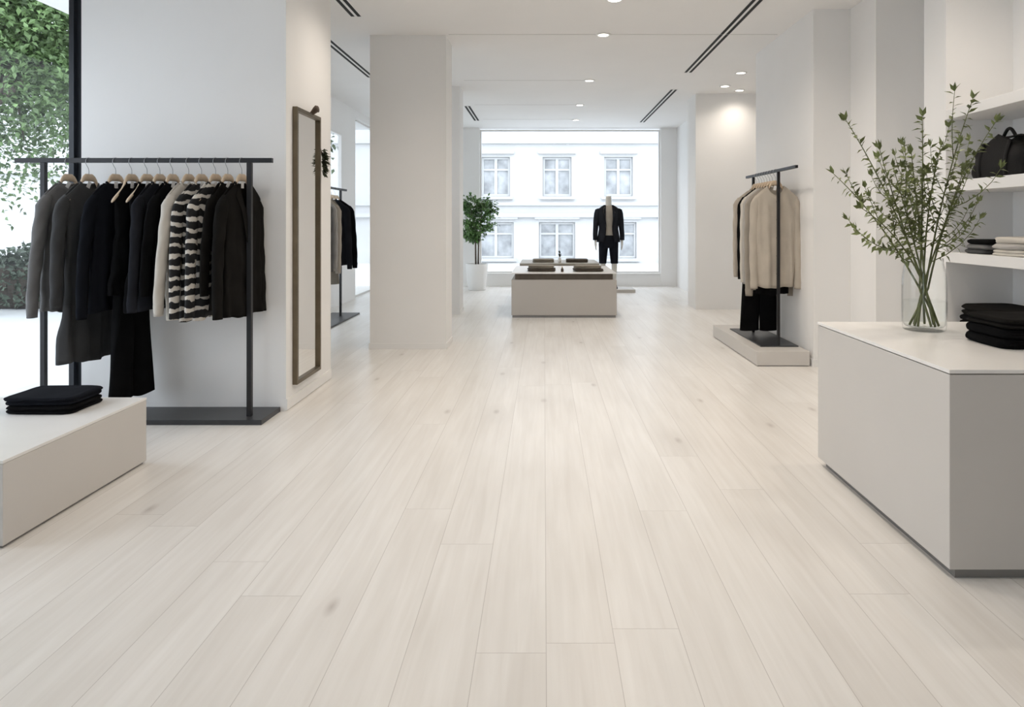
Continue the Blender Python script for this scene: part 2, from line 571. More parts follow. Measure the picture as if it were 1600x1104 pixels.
for x, y, lb in [(0.56, 5.42, 'round recessed ceiling light nearest the entrance in the central row'),
                 (0.56, 6.44, 'round recessed ceiling light on the joint level with the front column'),
                 (0.565, 8.52, 'round recessed ceiling light level with the rear column'),
                 (0.54, 10.3, 'round recessed ceiling light above the display tables'),
                 (0.55, 11.8, 'round recessed ceiling light last before the street window')]:
    ceiling_light(x, y, lb)
for x, y, lb in [(2.33, 8.08, 'round recessed ceiling light closest to the pier in the recess'),
                 (2.35, 8.87, 'round recessed ceiling light washing the beige block in the recess'),
                 (2.62, 9.15, 'small recessed ceiling light in the corner of the recess')]:
    ceiling_light(x, y, lb, SPOT_POWER * 0.35)
# unseen lamps added above the frame to light floor, column, piers and shelf wall
for x, y in [(0.56, 4.2), (0.56, 2.9), (0.56, 1.5), (-1.0, 4.9), (-0.9, 2.6), (2.15, 3.45), (1.45, 5.05)]:
    ceiling_light(x, y, 'round ceiling light added out of view to brighten floor and walls')


def ceiling_vent(x, y0, y1, label):
    t = thing('ceiling_vent', label, 'air vent', (x, y0, CEIL))
    L = y1 - y0
    MB().box(-0.050, -0.044, 0, L, -0.004, 0).box(0.044, 0.050, 0, L, -0.004, 0).box(-0.011, 0.011, 0, L, -0.004, 0) \
        .box(-0.044, -0.011, 0, 0.006, -0.004, 0).box(-0.044, -0.011, L - 0.006, L, -0.004, 0) \
        .box(0.011, 0.044, 0, 0.006, -0.004, 0).box(0.011, 0.044, L - 0.006, L, -0.004, 0).build('frame', MT['trimw'], t)
    for s in (-1, 1):
        MB().box(min(s * 0.011, s * 0.044), max(s * 0.011, s * 0.044), 0.006, L - 0.006, -0.002, 0).build('slot', MT['vent'], t)


ceiling_vent(1.70, 4.3, 8.08, 'long black twin slot air vent before the recess')
ceiling_vent(1.735, 9.1, 12.1, 'twin slot air vent running towards the street window beside the beige block')
ceiling_vent(-1.615, 4.3, 5.88, 'short black twin slot air vent beside the mirror pier')
ceiling_vent(-2.11, 6.4, 8.35, 'narrow slot air vent over the rack behind the pier')
ceiling_vent(-1.17, 10.4, 11.9, 'small slot air vent above the potted tree')

# ------------------------------------------------------------------ display furniture


def counter():
    t = thing('display_counter', 'large white display counter with the glass vase and black clothes on it', 'counter', (1.36, 2.29, 0))
    W, D, H = 0.88, 1.10, 0.706
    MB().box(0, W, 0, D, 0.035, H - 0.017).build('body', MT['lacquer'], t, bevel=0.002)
    MB().box(0.008, W - 0.008, 0.008, D - 0.008, H - 0.018, H - 0.013).build('shadow_joint', MT['shadow_gap'], t)
    MB().box(-0.002, W + 0.002, -0.002, D + 0.002, H - 0.0135, H).build('top', MT['slab'], t, bevel=0.0015)['label'] = 'thin cream stone top'
    MB().box(0.028, W - 0.028, 0.018, D - 0.03, 0, 0.036).build('toe_kick', MT['kick'], t)['label'] = 'grey metal toe kick'


def plinth():
    t = thing('display_plinth', 'low white plinth holding two folded black garments by the window', 'plinth', (-1.985, 2.505, 0))
    W, D, H = 1.15, 0.905, 0.326
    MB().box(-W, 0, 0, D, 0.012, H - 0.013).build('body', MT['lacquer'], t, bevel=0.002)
    MB().box(-W + 0.004, -0.003, 0.003, D - 0.004, H - 0.014, H - 0.0115).build('shadow_joint', MT['shadow_gap'], t)
    MB().box(-W - 0.001, 0.001, -0.001, D + 0.001, H - 0.012, H).build('top', MT['slab'], t, bevel=0.0015)['label'] = 'thin white top'
    MB().box(-W + 0.012, -0.012, 0.012, D - 0.012, 0, 0.0125).build('toe_kick', MT['kick'], t)


def low_table(name, label, x0, x1, y0, y1, h, body_h):
    t = thing(name, label, 'table', ((x0 + x1) / 2, y0, 0))
    w, d = (x1 - x0) / 2, y1 - y0
    MB().box(-w, w, 0, d, 0.03, body_h).build('body', MT['taupe'], t, bevel=0.003)
    MB().box(-w + 0.012, w - 0.012, 0.012, d - 0.012, 0, 0.031).build('toe_kick', MT['kick'], t)
    MB().box(-w + 0.045, w - 0.045, 0.045, d - 0.045, body_h, h - 0.012).build('riser', MT['darkwood'], t)['label'] = 'dark recessed riser'
    MB().box(-w, w, 0, d, h - 0.012, h).build('top', MT['slab'], t, bevel=0.002)['label'] = 'thin pale slab top'


counter()
plinth()
low_table('display_table', 'taupe display table with a thin pale top nearest the aisle', -0.41, 0.915, 8.59, 9.98, 0.562, 0.475)
t = thing('display_table', 'second display table with a thick brown edge before the street window', 'table', (0.235, 10.25, 0))
MB().box(-0.58, 0.58, 0.03, 1.0, 0, 0.52).build('body', MT['taupe'], t, bevel=0.003)
MB().box(-0.60, 0.60, 0, 1.05, 0.52, 0.582).build('top', MT['olive_edge'], t, bevel=0.003)

PLAT = 0.123
t = thing('rack_platform', 'low white platform under the beige clothes rack', 'platform', (1.775, 5.69, 0))
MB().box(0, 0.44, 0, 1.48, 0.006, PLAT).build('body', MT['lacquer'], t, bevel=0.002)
MB().box(0.008, 0.432, 0.008, 1.472, 0, 0.007).build('toe_kick', MT['shadow_gap'], t)

for zt, zb, lb in [(0.585, 0.525, 'lowest white wall shelf, behind the counter with dark folded clothes'),
                   (1.017, 0.957, 'white wall shelf holding the cream and grey folded clothes'),
                   (1.45, 1.385, 'white wall shelf holding the black bag'),
                   (1.886, 1.826, 'topmost white wall shelf, empty, above the black bag')]:
    tag(MB().box(2.46, 2.87, 1.1, 4.18, zb, zt).build('wall_shelf', MT['shelf'], bevel=0.002), lb, 'shelf')

# mirror on the pier
t = thing('wall_mirror', 'tall narrow mirror in a bronze frame hung on the pier', 'mirror', (-1.64, 4.69, 1.05))
fr = MB()
y0, y1, z0, z1, fw, fd = -0.238, 0.238, -0.91, 0.905, 0.026, 0.032
fr.box(0, fd, y0, y0 + fw, z0, z1).box(0, fd, y1 - fw, y1, z0, z1).box(0, fd, y0 + fw, y1 - fw, z0, z0 + fw).box(0, fd, y0 + fw, y1 - fw, z1 - fw, z1)
fr.build('frame', MT['bronze'], t, bevel=0.002)
MB().box(0.003, 0.014, y0 + fw, y1 - fw, z0 + fw, z1 - fw).build('mirror_glass', MT['mirror'], t)
MB().tube([(0.002, 0.06, 0.895), (0.024, 0.06, 0.905), (0.05, 0.06, 0.93), (0.062, 0.06, 0.938), (0.072, 0.06, 0.94)], [0.010, 0.014, 0.022, 0.027, 0.018], 12).build('hanging_peg', MT['brown'], t, smooth=True)
# dried sprig hanging beside the mirror
t = thing('dried_sprig', 'small dark green dried sprig hung on the pier beside the mirror', 'dried plant', (-1.64, 4.985, 1.66))
MB().tube([(0.004, 0, 0.10), (0.02, 0, 0.03), (0.035, 0.004, -0.05), (0.03, 0.0, -0.12)], 0.004, 6).build('stem', MT['brown'], t)
lf = MB()
for i in range(110):
    z = R.uniform(-0.11, 0.07)
    a = R.uniform(0, 2 * PI)
    d = Vector((abs(math.cos(a)) * 0.8 + 0.05, math.sin(a), R.uniform(-0.9, 0.3)))
    lf.leaf((0.026, 0, z), d, (R.uniform(-1, 1), R.uniform(-1, 1), 1), R.uniform(0.04, 0.075) * (1 - abs(z + 0.01) * 3), 0.022)
lf.build('leaves', MT['dry_leaf'], t)

# ------------------------------------------------------------------ clothes racks


def rack(label, loc, rz, post_a, post_b, end_a, end_b, H, tray, th=0.03, bar=0.028, tray_m='tray_metal'):
    """rail along local x; tray = x0, x1, y0, y1"""
    t = thing('clothes_rack', label, 'clothes rack', loc, rz)
    h = bar / 2
    MB().box(tray[0], tray[1], tray[2], tray[3], 0, th).build('base_plate', MT[tray_m], t, bevel=0.0015)
    MB().box(end_a, end_b, -h, h, H - h, H + h).build('rail', MT['black_metal'], t, bevel=0.0015)
    for p in (post_a, post_b):
        MB().box(p - h, p + h, -h, h, th, H - h).build('post', MT['black_metal'], t, bevel=0.0015)
    return t


RAIL_Y, RAIL_Z = 4.13, 1.5735
rack('black steel clothes rack with monochrome clothes by the window', (0, RAIL_Y, 0), 0, -3.025, -1.78, -3.193, -1.642, RAIL_Z, (-3.30, -1.672, -0.09, 0.2))
RX, RZ_ = 2.035, 1.649 - PLAT
rack('slim black rack of beige clothes standing on the white platform', (RX, 0, PLAT), PI / 2, 5.93, 6.64, 5.50, 6.85, RZ_, (5.9, 6.87, -0.165, 0.165), 0.010, 0.024)
BX, BZ = -2.58, 1.615
rack('black clothes rack half hidden behind the mirror pier', (BX, 0, 0), PI / 2, 7.0, 8.66, 6.9, 8.9, BZ, (6.75, 8.93, -0.17, 0.19), 0.02, 0.026)

# ------------------------------------------------------------------ hangers and clothes


def hanger(label, loc, rz, group, w=0.19, bare=False):
    t = thing('coat_hanger', label, 'hanger', loc, rz, group)
    # contoured wooden yoke: 0 of the local frame is the rail's centre
    rings = []
    n = 25
    for i in range(n):
        u = -1 + 2 * i / (n - 1)
        x = u * w
        a = abs(u)
        ax = a * w
        z = -0.104 - 0.052 * sstep(0.025, 0.075, ax) - 0.098 * max(0.0, (ax - 0.05) / (w - 0.05))
        hh = lerp(0.022, 0.010, sstep(0.15, 0.55, a)) * (1 if a < 0.97 else 0.6)
        hy = lerp(0.008, 0.0105, sstep(0.4, 0.95, a)) * (1 if a < 0.97 else 0.6)
        yy = 0.004 * (a ** 2)
        rings.append([(x, yy + hy * spow(math.cos(k * PI / 4), .8), z + hh * spow(math.sin(k * PI / 4), .8)) for k in range(8)])
    MB().loft(rings, True, True, True).build('yoke', MT['hanger'], t, smooth=True)
    pts = [(0, 0, -0.088), (0, 0, -0.062), (0.004, 0, -0.048), (0.014, 0, -0.034), (0.0225, 0, -0.018)]
    for k in range(1, 11):
        a = math.radians(-20 + k * 20)
        pts.append((0.0225 * math.cos(a), 0, -0.0065 + 0.0225 * math.sin(a)))
    MB().tube(pts, 0.0017, 6).build('hook', MT['chrome'], t, smooth=True)
    return t


def garment(name, label, cat, loc, rz, m, group=None, w=0.19, hem=-0.93, hem_w=None, depth=0.036, sleeve=-0.88, sleeves=True,
            neck=0.062, scoop=0.05, legs=None, seed=1, flare=0.012, cuff=True, collar=True, tagged=True, lapel=None, buttons=0,
            sl_r=0.040, placket=None, ztop=-0.135, hem_wave=0.008, splay=(0.012, 0.012)):
    """clothes hanging on a hanger; local x runs along the hanger, +y is the front, 0 is the rail's centre"""
    t = thing(name, label, cat, loc, rz, group)
    rr = random.Random(seed)
    ph = [rr.uniform(0, 2 * PI) for _ in range(8)]
    hem_w = hem_w or w * 0.98
    drop = 0.098
    n, rows = 56, 26
    body_hem = hem if legs is None else legs

    def top(x, front):
        a = abs(x)
        z = ztop - drop * (max(0.0, a - neck) / max(0.02, w - neck)) ** 1.08
        if a < neck:
            q = 1 - (a / neck) ** 2
            z -= (scoop if front else 0.012) * q ** 0.7
        return z
    rings = []
    for j in range(rows):
        t_ = j / (rows - 1)
        W = lerp(hem_w, w * 0.90, sstep(0, 0.55, t_))
        W = lerp(W, w, sstep(0.80, 1.0, t_))
        D = lerp(depth * lerp(1.05, 0.92, t_), 0.0165, sstep(0.80, 1.0, t_))
        ring = []
        for k in range(n):
            a = 2 * PI * k / n
            ca, sa = math.cos(a), math.sin(a)
            x = W * spow(ca, 0.8)
            fold = (1 - t_) ** 0.7
            f = flare * fold * (math.sin(x * 62 + ph[0] + t_ * 1.5) * 0.6 + math.sin(x * 101 + ph[1] - t_ * 2) * 0.35)
            f += 0.004 * math.sin(t_ * 17 + ph[2] + x * 22) + 0.003 * math.sin(t_ * 31 + ph[3] - x * 35)
            f *= (1 - sstep(0.82, 1.0, t_))
            y = D * spow(sa, 0.65) + f
            front = sa > 0
            if abs(x) < neck:
                y += (0.020 if front else -0.006) * (1 - (x / neck) ** 2) * sstep(0.8, 1.0, t_)
            zt = top(x, front)
            zb = body_hem + hem_wave * math.sin(x * 22 + ph[4]) + (0.003 * math.sin(x * 60 + ph[5]))
            x += 0.006 * math.sin(t_ * 6 + ph[6]) * fold
            ring.append((x, y, lerp(zb, zt, t_)))
        rings.append(ring)
    mb = MB()
    mb.loft(rings, True)
    o = mb.build('body', m, t, smooth=True)
    so = o.modifiers.new('cloth', 'SOLIDIFY')
    so.thickness, so.offset = 0.0035, -1
    if legs is not None:
        for s in (-1, 1):
            lr = []
            for j in range(14):
                q = j / 13
                z = lerp(legs + 0.10, hem, q)
                cx_ = s * lerp(w * 0.42, hem_w * 0.50, q)
                rx = lerp(w * 0.46, hem_w * 0.49, q)
                lr.append([(cx_ + rx * spow(math.cos(a), .8), depth * 0.95 * spow(math.sin(a), .7) + 0.005 * math.sin(cx_ * 30 + a * 3 + q * 5 + ph[0]), z + 0.004 * math.sin(a * 2 + ph[1]))
                           for a in (2 * PI * k / 28 for k in range(28))])
            MB().loft(lr, True).build('trouser_leg', m, t, smooth=True)
    if sleeves:
        for s in (-1, 1):
            zs = ztop - drop
            p2 = rr.uniform(0, 6)
            lr, cr = [], []
            N = 22
            for j in range(N):
                q = j / (N - 1)
                z = lerp(zs + 0.020, sleeve, q)
                out = s * (w - 0.036 + 0.018 * sstep(0, 0.08, q) + 0.010 * math.sin(q * 2.6) + splay[0 if s > 0 else 1] * q ** 0.8)
                cap = sstep(0.0, 0.085, q)
                rx = lerp(0.022, lerp(sl_r * 1.08, sl_r * 0.80, q), cap)
                ry = lerp(0.010, lerp(depth * 0.92, depth * 0.70, q), cap)
                yy = 0.010 * math.sin(q * 3 + p2) + 0.006 * q
                lr.append([(out + rx * math.cos(a) * (1 + 0.07 * math.sin(q * 23 + a * 2 + p2)), yy + ry * math.sin(a) * (1 + 0.10 * math.sin(q * 29 + a * 3 + p2)), z + 0.018 * (1 - cap) * 0)
                           for a in (2 * PI * k / 22 for k in range(22))])
            sl = MB().loft(lr, True, True, False).build('sleeve', m, t, smooth=True)
            if cuff:
                c0 = lr[-1]
                cxm = sum(p[0] for p in c0) / len(c0)
                cym = sum(p[1] for p in c0) / len(c0)
                MB().loft([[(cxm + (p[0] - cxm) * k_, cym + (p[1] - cym) * k_, sleeve + dz) for p in c0] for k_, dz in ((1.04, 0.012), (1.06, 0.004), (0.98, -0.03), (0.94, -0.052), (0.80, -0.05))], True).build('cuff', m, sl, smooth=True)
    if collar:
        pts = []
        for k in range(33):
            a = 2 * PI * k / 32
            x = neck * 0.99 * math.cos(a)
            fr_ = math.sin(a) > 0
            q = max(0.0, 1 - (x / neck) ** 2)
            pts.append((x, (depth * 0.19 + 0.024 * q) * (1 if fr_ else -1) * min(1, abs(math.sin(a)) * 4) - (0 if fr_ else -0.003), top(x, fr_) + 0.001))
        MB().tube(pts[:-1] + [pts[0]], 0.0065, 7, False).build('neckband', m, t, smooth=True)
    if lapel is not None:
        for s in (-1, 1):
            q = [(s * 0.05, depth * 0.45, ztop - 0.005), (s * 0.085, depth * 0.80, ztop - 0.085), (s * 0.060, depth + 0.012, ztop - 0.17), (s * 0.010, depth + 0.014, ztop - 0.36),
                 (s * 0.012, depth + 0.012, ztop - 0.20), (s * 0.038, depth * 0.75, ztop - 0.06)]
            m2 = MB().add(q, [(0, 1, 5), (5, 1, 2, 4), (4, 2, 3)])
            lo = m2.build('lapel', lapel, t)
            sd = lo.modifiers.new('cloth', 'SOLIDIFY')
            sd.thickness = 0.006
    if placket is not None:
        MB().box(-0.014, 0.014, depth + 0.002, depth + 0.012, hem + 0.03, ztop - scoop - 0.02).build('placket', placket, t, bevel=0.003)
    for k in range(buttons):
        zb = lerp(ztop - scoop - 0.05, hem + 0.12, k / max(1, buttons - 1))
        MB().tube([(0, depth + 0.010, zb), (0, depth + 0.016, zb)], 0.007, 10).build('button', MT['brown'] if placket is None else placket, t)
    if tagged:
        bx = MB()
        a = rr.uniform(-0.5, 0.5)
        pts = [(-0.012, 0, -0.026), (0.012, 0, -0.026), (0.012, 0, 0.014), (-0.012, 0, 0.014)]
        bx.add([(p[0] * math.cos(a) - p[2] * math.sin(a) + 0.006, 0.008 + yy, ztop - 0.008 + p[0] * math.sin(a) + p[2] * math.cos(a)) for yy in (0, 0.0015) for p in pts],
               [(0, 1, 2, 3), (7, 6, 5, 4), (0, 4, 5, 1), (1, 5, 6, 2), (2, 6, 7, 3), (3, 7, 4, 0)])
        bx.build('neck_tag', MT['tag'], t)['label'] = 'white paper tag at the neck'
    return t


# front rack: x of each hook on the rail from the photo, then the piece
def railx(px):
    return (px - CX) * RAIL_Y / F


GF = 'clothes on the rack by the window'
HF = 'wooden hangers on the rack by the window'
A0 = -PI / 2 - math.radians(14)
front = [
    (107, 'sweater', 'mid grey knitted sweater first from the window on the front rack', 'sweater', 'grey', dict(hem=-0.90, sleeve=-0.87, seed=3, depth=0.034, w=0.172)),
    (139, 'knit_dress', 'long dark grey knitted dress reaching lower than its neighbours', 'dress', 'dark_grey', dict(hem=-1.20, sleeve=-0.82, hem_w=0.20, seed=5, depth=0.036, flare=0.018, w=0.172)),
    (181, 'sweater', 'black navy long sleeved sweater beside the long grey dress', 'sweater', 'navy', dict(hem=-0.90, sleeve=-0.88, seed=8, depth=0.030, w=0.170)),
    (206, 'jumpsuit', 'black sleeveless jumpsuit with two long wide legs', 'jumpsuit', 'black', dict(hem=-1.425, legs=-0.80, sleeves=False, w=0.125, hem_w=0.165, seed=9, depth=0.034, neck=0.05, scoop=0.09)),
    (230, 'slip_dress', 'black sleeveless dress, hip length, beside the long jumpsuit', 'dress', 'black', dict(hem=-0.90, sleeves=False, w=0.125, hem_w=0.155, seed=12, depth=0.032, neck=0.06, scoop=0.08)),
    (250, 'sweater', 'charcoal crew neck sweater in front of the cream jacket', 'sweater', 'charcoal', dict(hem=-0.89, sleeve=-0.84, seed=15, depth=0.030, w=0.172)),
    (270, 'shirt', 'black shirt tucked between the charcoal sweater and cream jacket', 'shirt', 'black', dict(hem=-0.86, sleeve=-0.80, seed=17, depth=0.024, w=0.160, cuff=False)),
    (295, 'jacket', 'cream jacket, the only pale piece on the front rack', 'jacket', 'cream', dict(hem=-0.94, sleeve=-0.86, seed=21, depth=0.032, w=0.172, scoop=0.10)),
    (315, 'blouse', 'blouse with broken cream and black bands next to the cream jacket', 'blouse', 'stripe', dict(hem=-0.95, sleeve=-0.93, seed=24, depth=0.026, w=0.170, cuff=False)),
    (337, 'blouse', 'blouse with uneven cream and black bands next to the black blazer', 'blouse', 'stripe2', dict(hem=-0.94, sleeve=-0.92, seed=28, depth=0.026, w=0.172, cuff=False)),
    (356, 'shirt', 'dark brown black shirt behind the blazer', 'shirt', 'brown_black', dict(hem=-0.88, sleeve=-0.80, seed=30, depth=0.022, w=0.150, cuff=False)),
    (378, 'blazer', 'black open front blazer at the end of the rack by the pier', 'blazer', 'brown_black', dict(hem=-0.935, sleeve=-0.93, seed=33, depth=0.034, w=0.175, hem_w=0.18, scoop=0.16, cuff=False)),
]
for i, (px, nm, lb, cat, fk, kw) in enumerate(front):
    a = A0 + math.radians(R.uniform(-3, 3))
    loc = (railx(px), RAIL_Y, RAIL_Z)
    hanger('pale wooden hanger carrying the ' + ' '.join(lb.split()[:5]), loc, a, HF, 0.150)
    if nm == 'blazer':
        kw = dict(kw, lapel=FB['brown_black'])
    garment(nm, lb, cat, loc, a, FB[fk], None, splay=(0.065, 0.012), **kw)

# rack on the platform, nearest piece first
beige = [
    (6.00, 'cardigan', 'beige cardigan facing the aisle at the near end of the platform rack', 'cardigan', 'beige', dict(hem=-1.02, sleeve=-0.98, seed=41, depth=0.034, w=0.190, hem_w=0.165, scoop=0.085, neck=0.075, flare=0.02)),
    (6.085, 'shirt', 'black shirt just behind the beige cardigan on the platform rack', 'shirt', 'black', dict(hem=-1.09, seed=43, depth=0.022, w=0.145, cuff=False, sleeves=False)),
    (6.16, 'sweater', 'taupe sweater with a longer hem on the platform rack', 'sweater', 'taupe', dict(hem=-1.06, sleeve=-1.06, seed=45, depth=0.026, w=0.190)),
    (6.235, 'blouse', 'stone grey blouse on the platform rack', 'blouse', 'stone', dict(hem=-0.98, sleeve=-0.96, seed=47, depth=0.026, w=0.190)),
    (6.31, 'sweater', 'ivory sweater in the middle of the platform rack', 'sweater', 'ivory', dict(hem=-0.95, sleeve=-0.95, seed=53, depth=0.026, w=0.190)),
    (6.385, 'sweater', 'thin black sweater between the pale pieces on the platform rack', 'sweater', 'black', dict(hem=-1.0, sleeve=-0.98, seed=51, depth=0.030, w=0.190, cuff=False)),
    (6.46, 'trousers', 'wide black trousers almost touching the platform', 'trousers', 'black', dict(hem=-1.47, legs=-0.75, sleeves=False, w=0.15, hem_w=0.185, seed=49, depth=0.030, neck=0.05)),
    (6.535, 'sweater', 'pale beige sweater at the far end of the platform rack', 'sweater', 'beige', dict(hem=-0.90, sleeve=-0.92, seed=55, depth=0.026, w=0.190)),
]
for y, nm, lb, cat, fk, kw in beige:
    a = PI + math.radians(R.uniform(-4, 2))
    loc = (RX, y, RZ_ + PLAT)
    hanger('pale hanger carrying the ' + ' '.join(lb.split()[:4]) + ' on the platform rack', loc, a, 'hangers on the platform rack', 0.155)
    if nm == 'cardigan':
        kw = dict(kw, buttons=5)
    garment(nm, lb, cat, loc, a, FB[fk], None, **kw)

# rack behind the pier
rear = [
    (7.55, 'coat', 'dark grey coat nearest the pier on the half hidden rack', 'coat', 'dark_grey', dict(hem=-1.15, sleeve=-0.95, seed=61, depth=0.03, w=0.185)),
    (7.68, 'sweater', 'grey sweater second from the pier on the half hidden rack', 'sweater', 'grey', dict(hem=-0.98, sleeve=-0.92, seed=62, depth=0.03, w=0.185)),
    (7.82, 'blouse', 'stone coloured blouse in the middle of the half hidden rack', 'blouse', 'stone', dict(hem=-0.95, sleeve=-0.90, seed=63, depth=0.03, w=0.185)),
    (7.96, 'sweater', 'beige sweater beside the black clothes on the half hidden rack', 'sweater', 'beige', dict(hem=-0.98, sleeve=-0.96, seed=64, depth=0.03, w=0.185)),
    (8.12, 'trousers', 'stone grey trousers hanging low on the half hidden rack', 'trousers', 'khaki', dict(hem=-1.15, legs=-0.7, sleeves=False, seed=65, depth=0.03, w=0.15)),
    (8.28, 'jacket', 'black jacket in front of the last one on the half hidden rack', 'jacket', 'charcoal', dict(hem=-0.93, sleeve=-0.93, seed=66, depth=0.03, w=0.195, splay=(0.02, 0.045))),
    (8.44, 'jacket', 'last black jacket at the end of the half hidden rack', 'jacket', 'black', dict(hem=-0.93, sleeve=-0.93, seed=67, depth=0.03, w=0.205, splay=(0.02, 0.05))),
]
for y, nm, lb, cat, fk, kw in rear:
    loc = (BX, y, BZ)
    hanger('pale hanger carrying the ' + ' '.join(lb.split()[:8]), loc, PI, 'hangers on the half hidden rack', 0.155)
    garment(nm, lb, cat, loc, PI, FB[fk], None, tagged=False, **kw)

# ------------------------------------------------------------------ folded clothes


def folded(name, label, cat, loc, rz, sx, sy, h, m, layers=2, seed=0, group=None, tilt=0.0, rough=0.006):
    """one garment folded into a soft flat pad; base at z = 0, centred"""
    t = thing(name, label, cat, loc, rz, group)
    rr = random.Random(seed)
    off = Vector((rr.uniform(0, 50), rr.uniform(0, 50), rr.uniform(0, 50)))
    n = 64

    def outline(k, sc_, z, b):
        a = 2 * PI * k / n
        ca, sa = math.cos(a), math.sin(a)
        x, y = sx / 2 * spow(ca, 0.28), sy / 2 * spow(sa, 0.28)
        wob = noise.noise(Vector((x * 9, y * 9, z * 60)) + off) * rough
        k2 = (1 + (b + wob) / (min(sx, sy) / 2)) * sc_
        return x * k2, y * k2
    rings = []
    lh = h / layers
    for L_ in range(layers):
        for r_ in range(6):
            f = r_ / 5
            if L_ and r_ == 0:
                continue
            b = 0.011 * math.sqrt(max(0, 1 - (2 * f - 1) ** 2)) - 0.011
            z = (L_ + f) * lh
            rings.append([(*outline(k, 1, z, b), z + (0.0015 * noise.noise(Vector((k * 0.4, L_ * 3, 0)) + off) if 0 < z < h else 0)) for k in range(n)])
    for sc_ in (0.95, 0.86, 0.72, 0.55, 0.36, 0.16):
        ring = []
        for k in range(n):
            x, y = outline(k, sc_, h, -0.011)
            z = h + (1 - sc_) * 0.004 + noise.noise(Vector((x * 13, y * 13, 3)) + off) * 0.0045 - abs(math.sin(x * 11 + off.x)) * 0.0015
            ring.append((x, y, z))
        rings.append(ring)
    MB().loft(rings, True, True, True).build('folded_cloth', m, t, smooth=True)
    # the turned edge of the folded garment showing on its front
    ed = [(lerp(-sx / 2 + 0.03, sx / 2 - 0.03, k / 12), -sy / 2 - 0.001, lh * (layers - 0.5) + 0.003 * math.sin(k + seed)) for k in range(13)]
    MB().tube(ed, 0.0035, 6).build('turned_edge', m, t, smooth=True)
    return t


# plinth by the window
folded('folded_trousers', 'folded black trousers underneath on the low plinth', 'folded trousers', (-2.305, 3.225, 0.326), 0.0, 0.32, 0.255, 0.036, FB['black'], 2, 71)
folded('folded_trousers', 'folded black trousers uppermost on the low plinth', 'folded trousers', (-2.318, 3.235, 0.362), 0.03, 0.325, 0.26, 0.038, FB['navy'], 2, 72)
# counter
for i, lb in enumerate(['lowest folded black trousers in the counter stack', 'middle folded black trousers in the counter stack', 'topmost folded black brown trousers in the counter stack']):
    folded('folded_trousers', lb, 'folded trousers', (1.945 + 0.004 * i, 2.775, 0.706 + i * 0.039), 0.01 * i, 0.345, 0.27, 0.038, FB[('black', 'black', 'brown_black')[i]], 1 if i < 2 else 2, 75 + i, rough=0.004)
# lowest shelf
folded('folded_sweater', 'black folded sweater at the bottom of the lowest shelf pile', 'folded sweater', (2.64, 3.93, 0.585), PI / 2, 0.40, 0.30, 0.065, FB['black'], 2, 81)
folded('folded_sweater', 'black folded sweater on top of the lowest shelf pile', 'folded sweater', (2.645, 3.92, 0.65), PI / 2, 0.38, 0.31, 0.065, FB['brown_black'], 2, 82, rough=0.012)
# shelf of pale clothes
for i, (fk, lb) in enumerate([('dark_grey', 'dark grey folded jumper at the base of the small shelf pile'), ('grey', 'mid grey folded jumper in the middle of the small shelf pile'), ('black', 'black folded jumper crowning the small shelf pile')]):
    folded('folded_jumper', lb, 'folded jumper', (2.62 - 0.0 * i, 3.955 - 0.012 * i, 1.017 + 0.028 * i), PI / 2, 0.215, 0.27, 0.028, FB[fk], 1, 85 + i)
for i, (fk, lb) in enumerate([('ivory', 'ivory folded blouse at the base of the pale shelf pile'), ('stone', 'stone grey folded blouse in the middle of the pale shelf pile'), ('cream', 'cream folded blouse on top of the pale shelf pile')]):
    folded('folded_blouse', lb, 'folded blouse', (2.62, 3.66 - 0.008 * i, 1.017 + 0.034 * i), PI / 2, 0.30, 0.28, 0.034, FB[fk], 1 if i else 2, 90 + i, rough=0.012)
folded('folded_jumper', 'charcoal folded jumper beside the pale pile at the shelf edge', 'folded jumper', (2.63, 3.34, 1.017), PI / 2, 0.27, 0.28, 0.05, FB['charcoal'], 2, 94)
# display tables
for i, (x, y, z, w, d, fk, lb) in enumerate([
        (-0.032, 8.95, 0.562, 0.36, 0.30, 'umber', 'umber folded shirt beneath on the near table by the potted tree'),
        (-0.037, 8.95, 0.602, 0.33, 0.29, 'khaki', 'khaki grey folded shirt on top on the near table by the potted tree'),
        (0.575, 8.93, 0.562, 0.37, 0.30, 'umber', 'umber folded trousers beneath on the near table by the mannequin'),
        (0.565, 8.93, 0.602, 0.35, 0.29, 'khaki', 'khaki folded trousers on top on the near table by the mannequin')]):
    folded('folded_shirt' if i < 2 else 'folded_trousers', lb, 'folded clothes', (x, y, z), R.uniform(-0.06, 0.06), w, d, 0.038, FB[fk], 2, 100 + i, rough=0.016)
folded('folded_shirt', 'khaki folded shirt on the second table by the potted tree', 'folded clothes', (-0.01, 10.6, 0.582), 0.02, 0.33, 0.28, 0.05, FB['khaki'], 2, 110)
folded('folded_shirt', 'umber folded shirt on the second table by the mannequin', 'folded clothes', (0.51, 10.6, 0.582), -0.03, 0.34, 0.28, 0.05, FB['umber'], 2, 111)
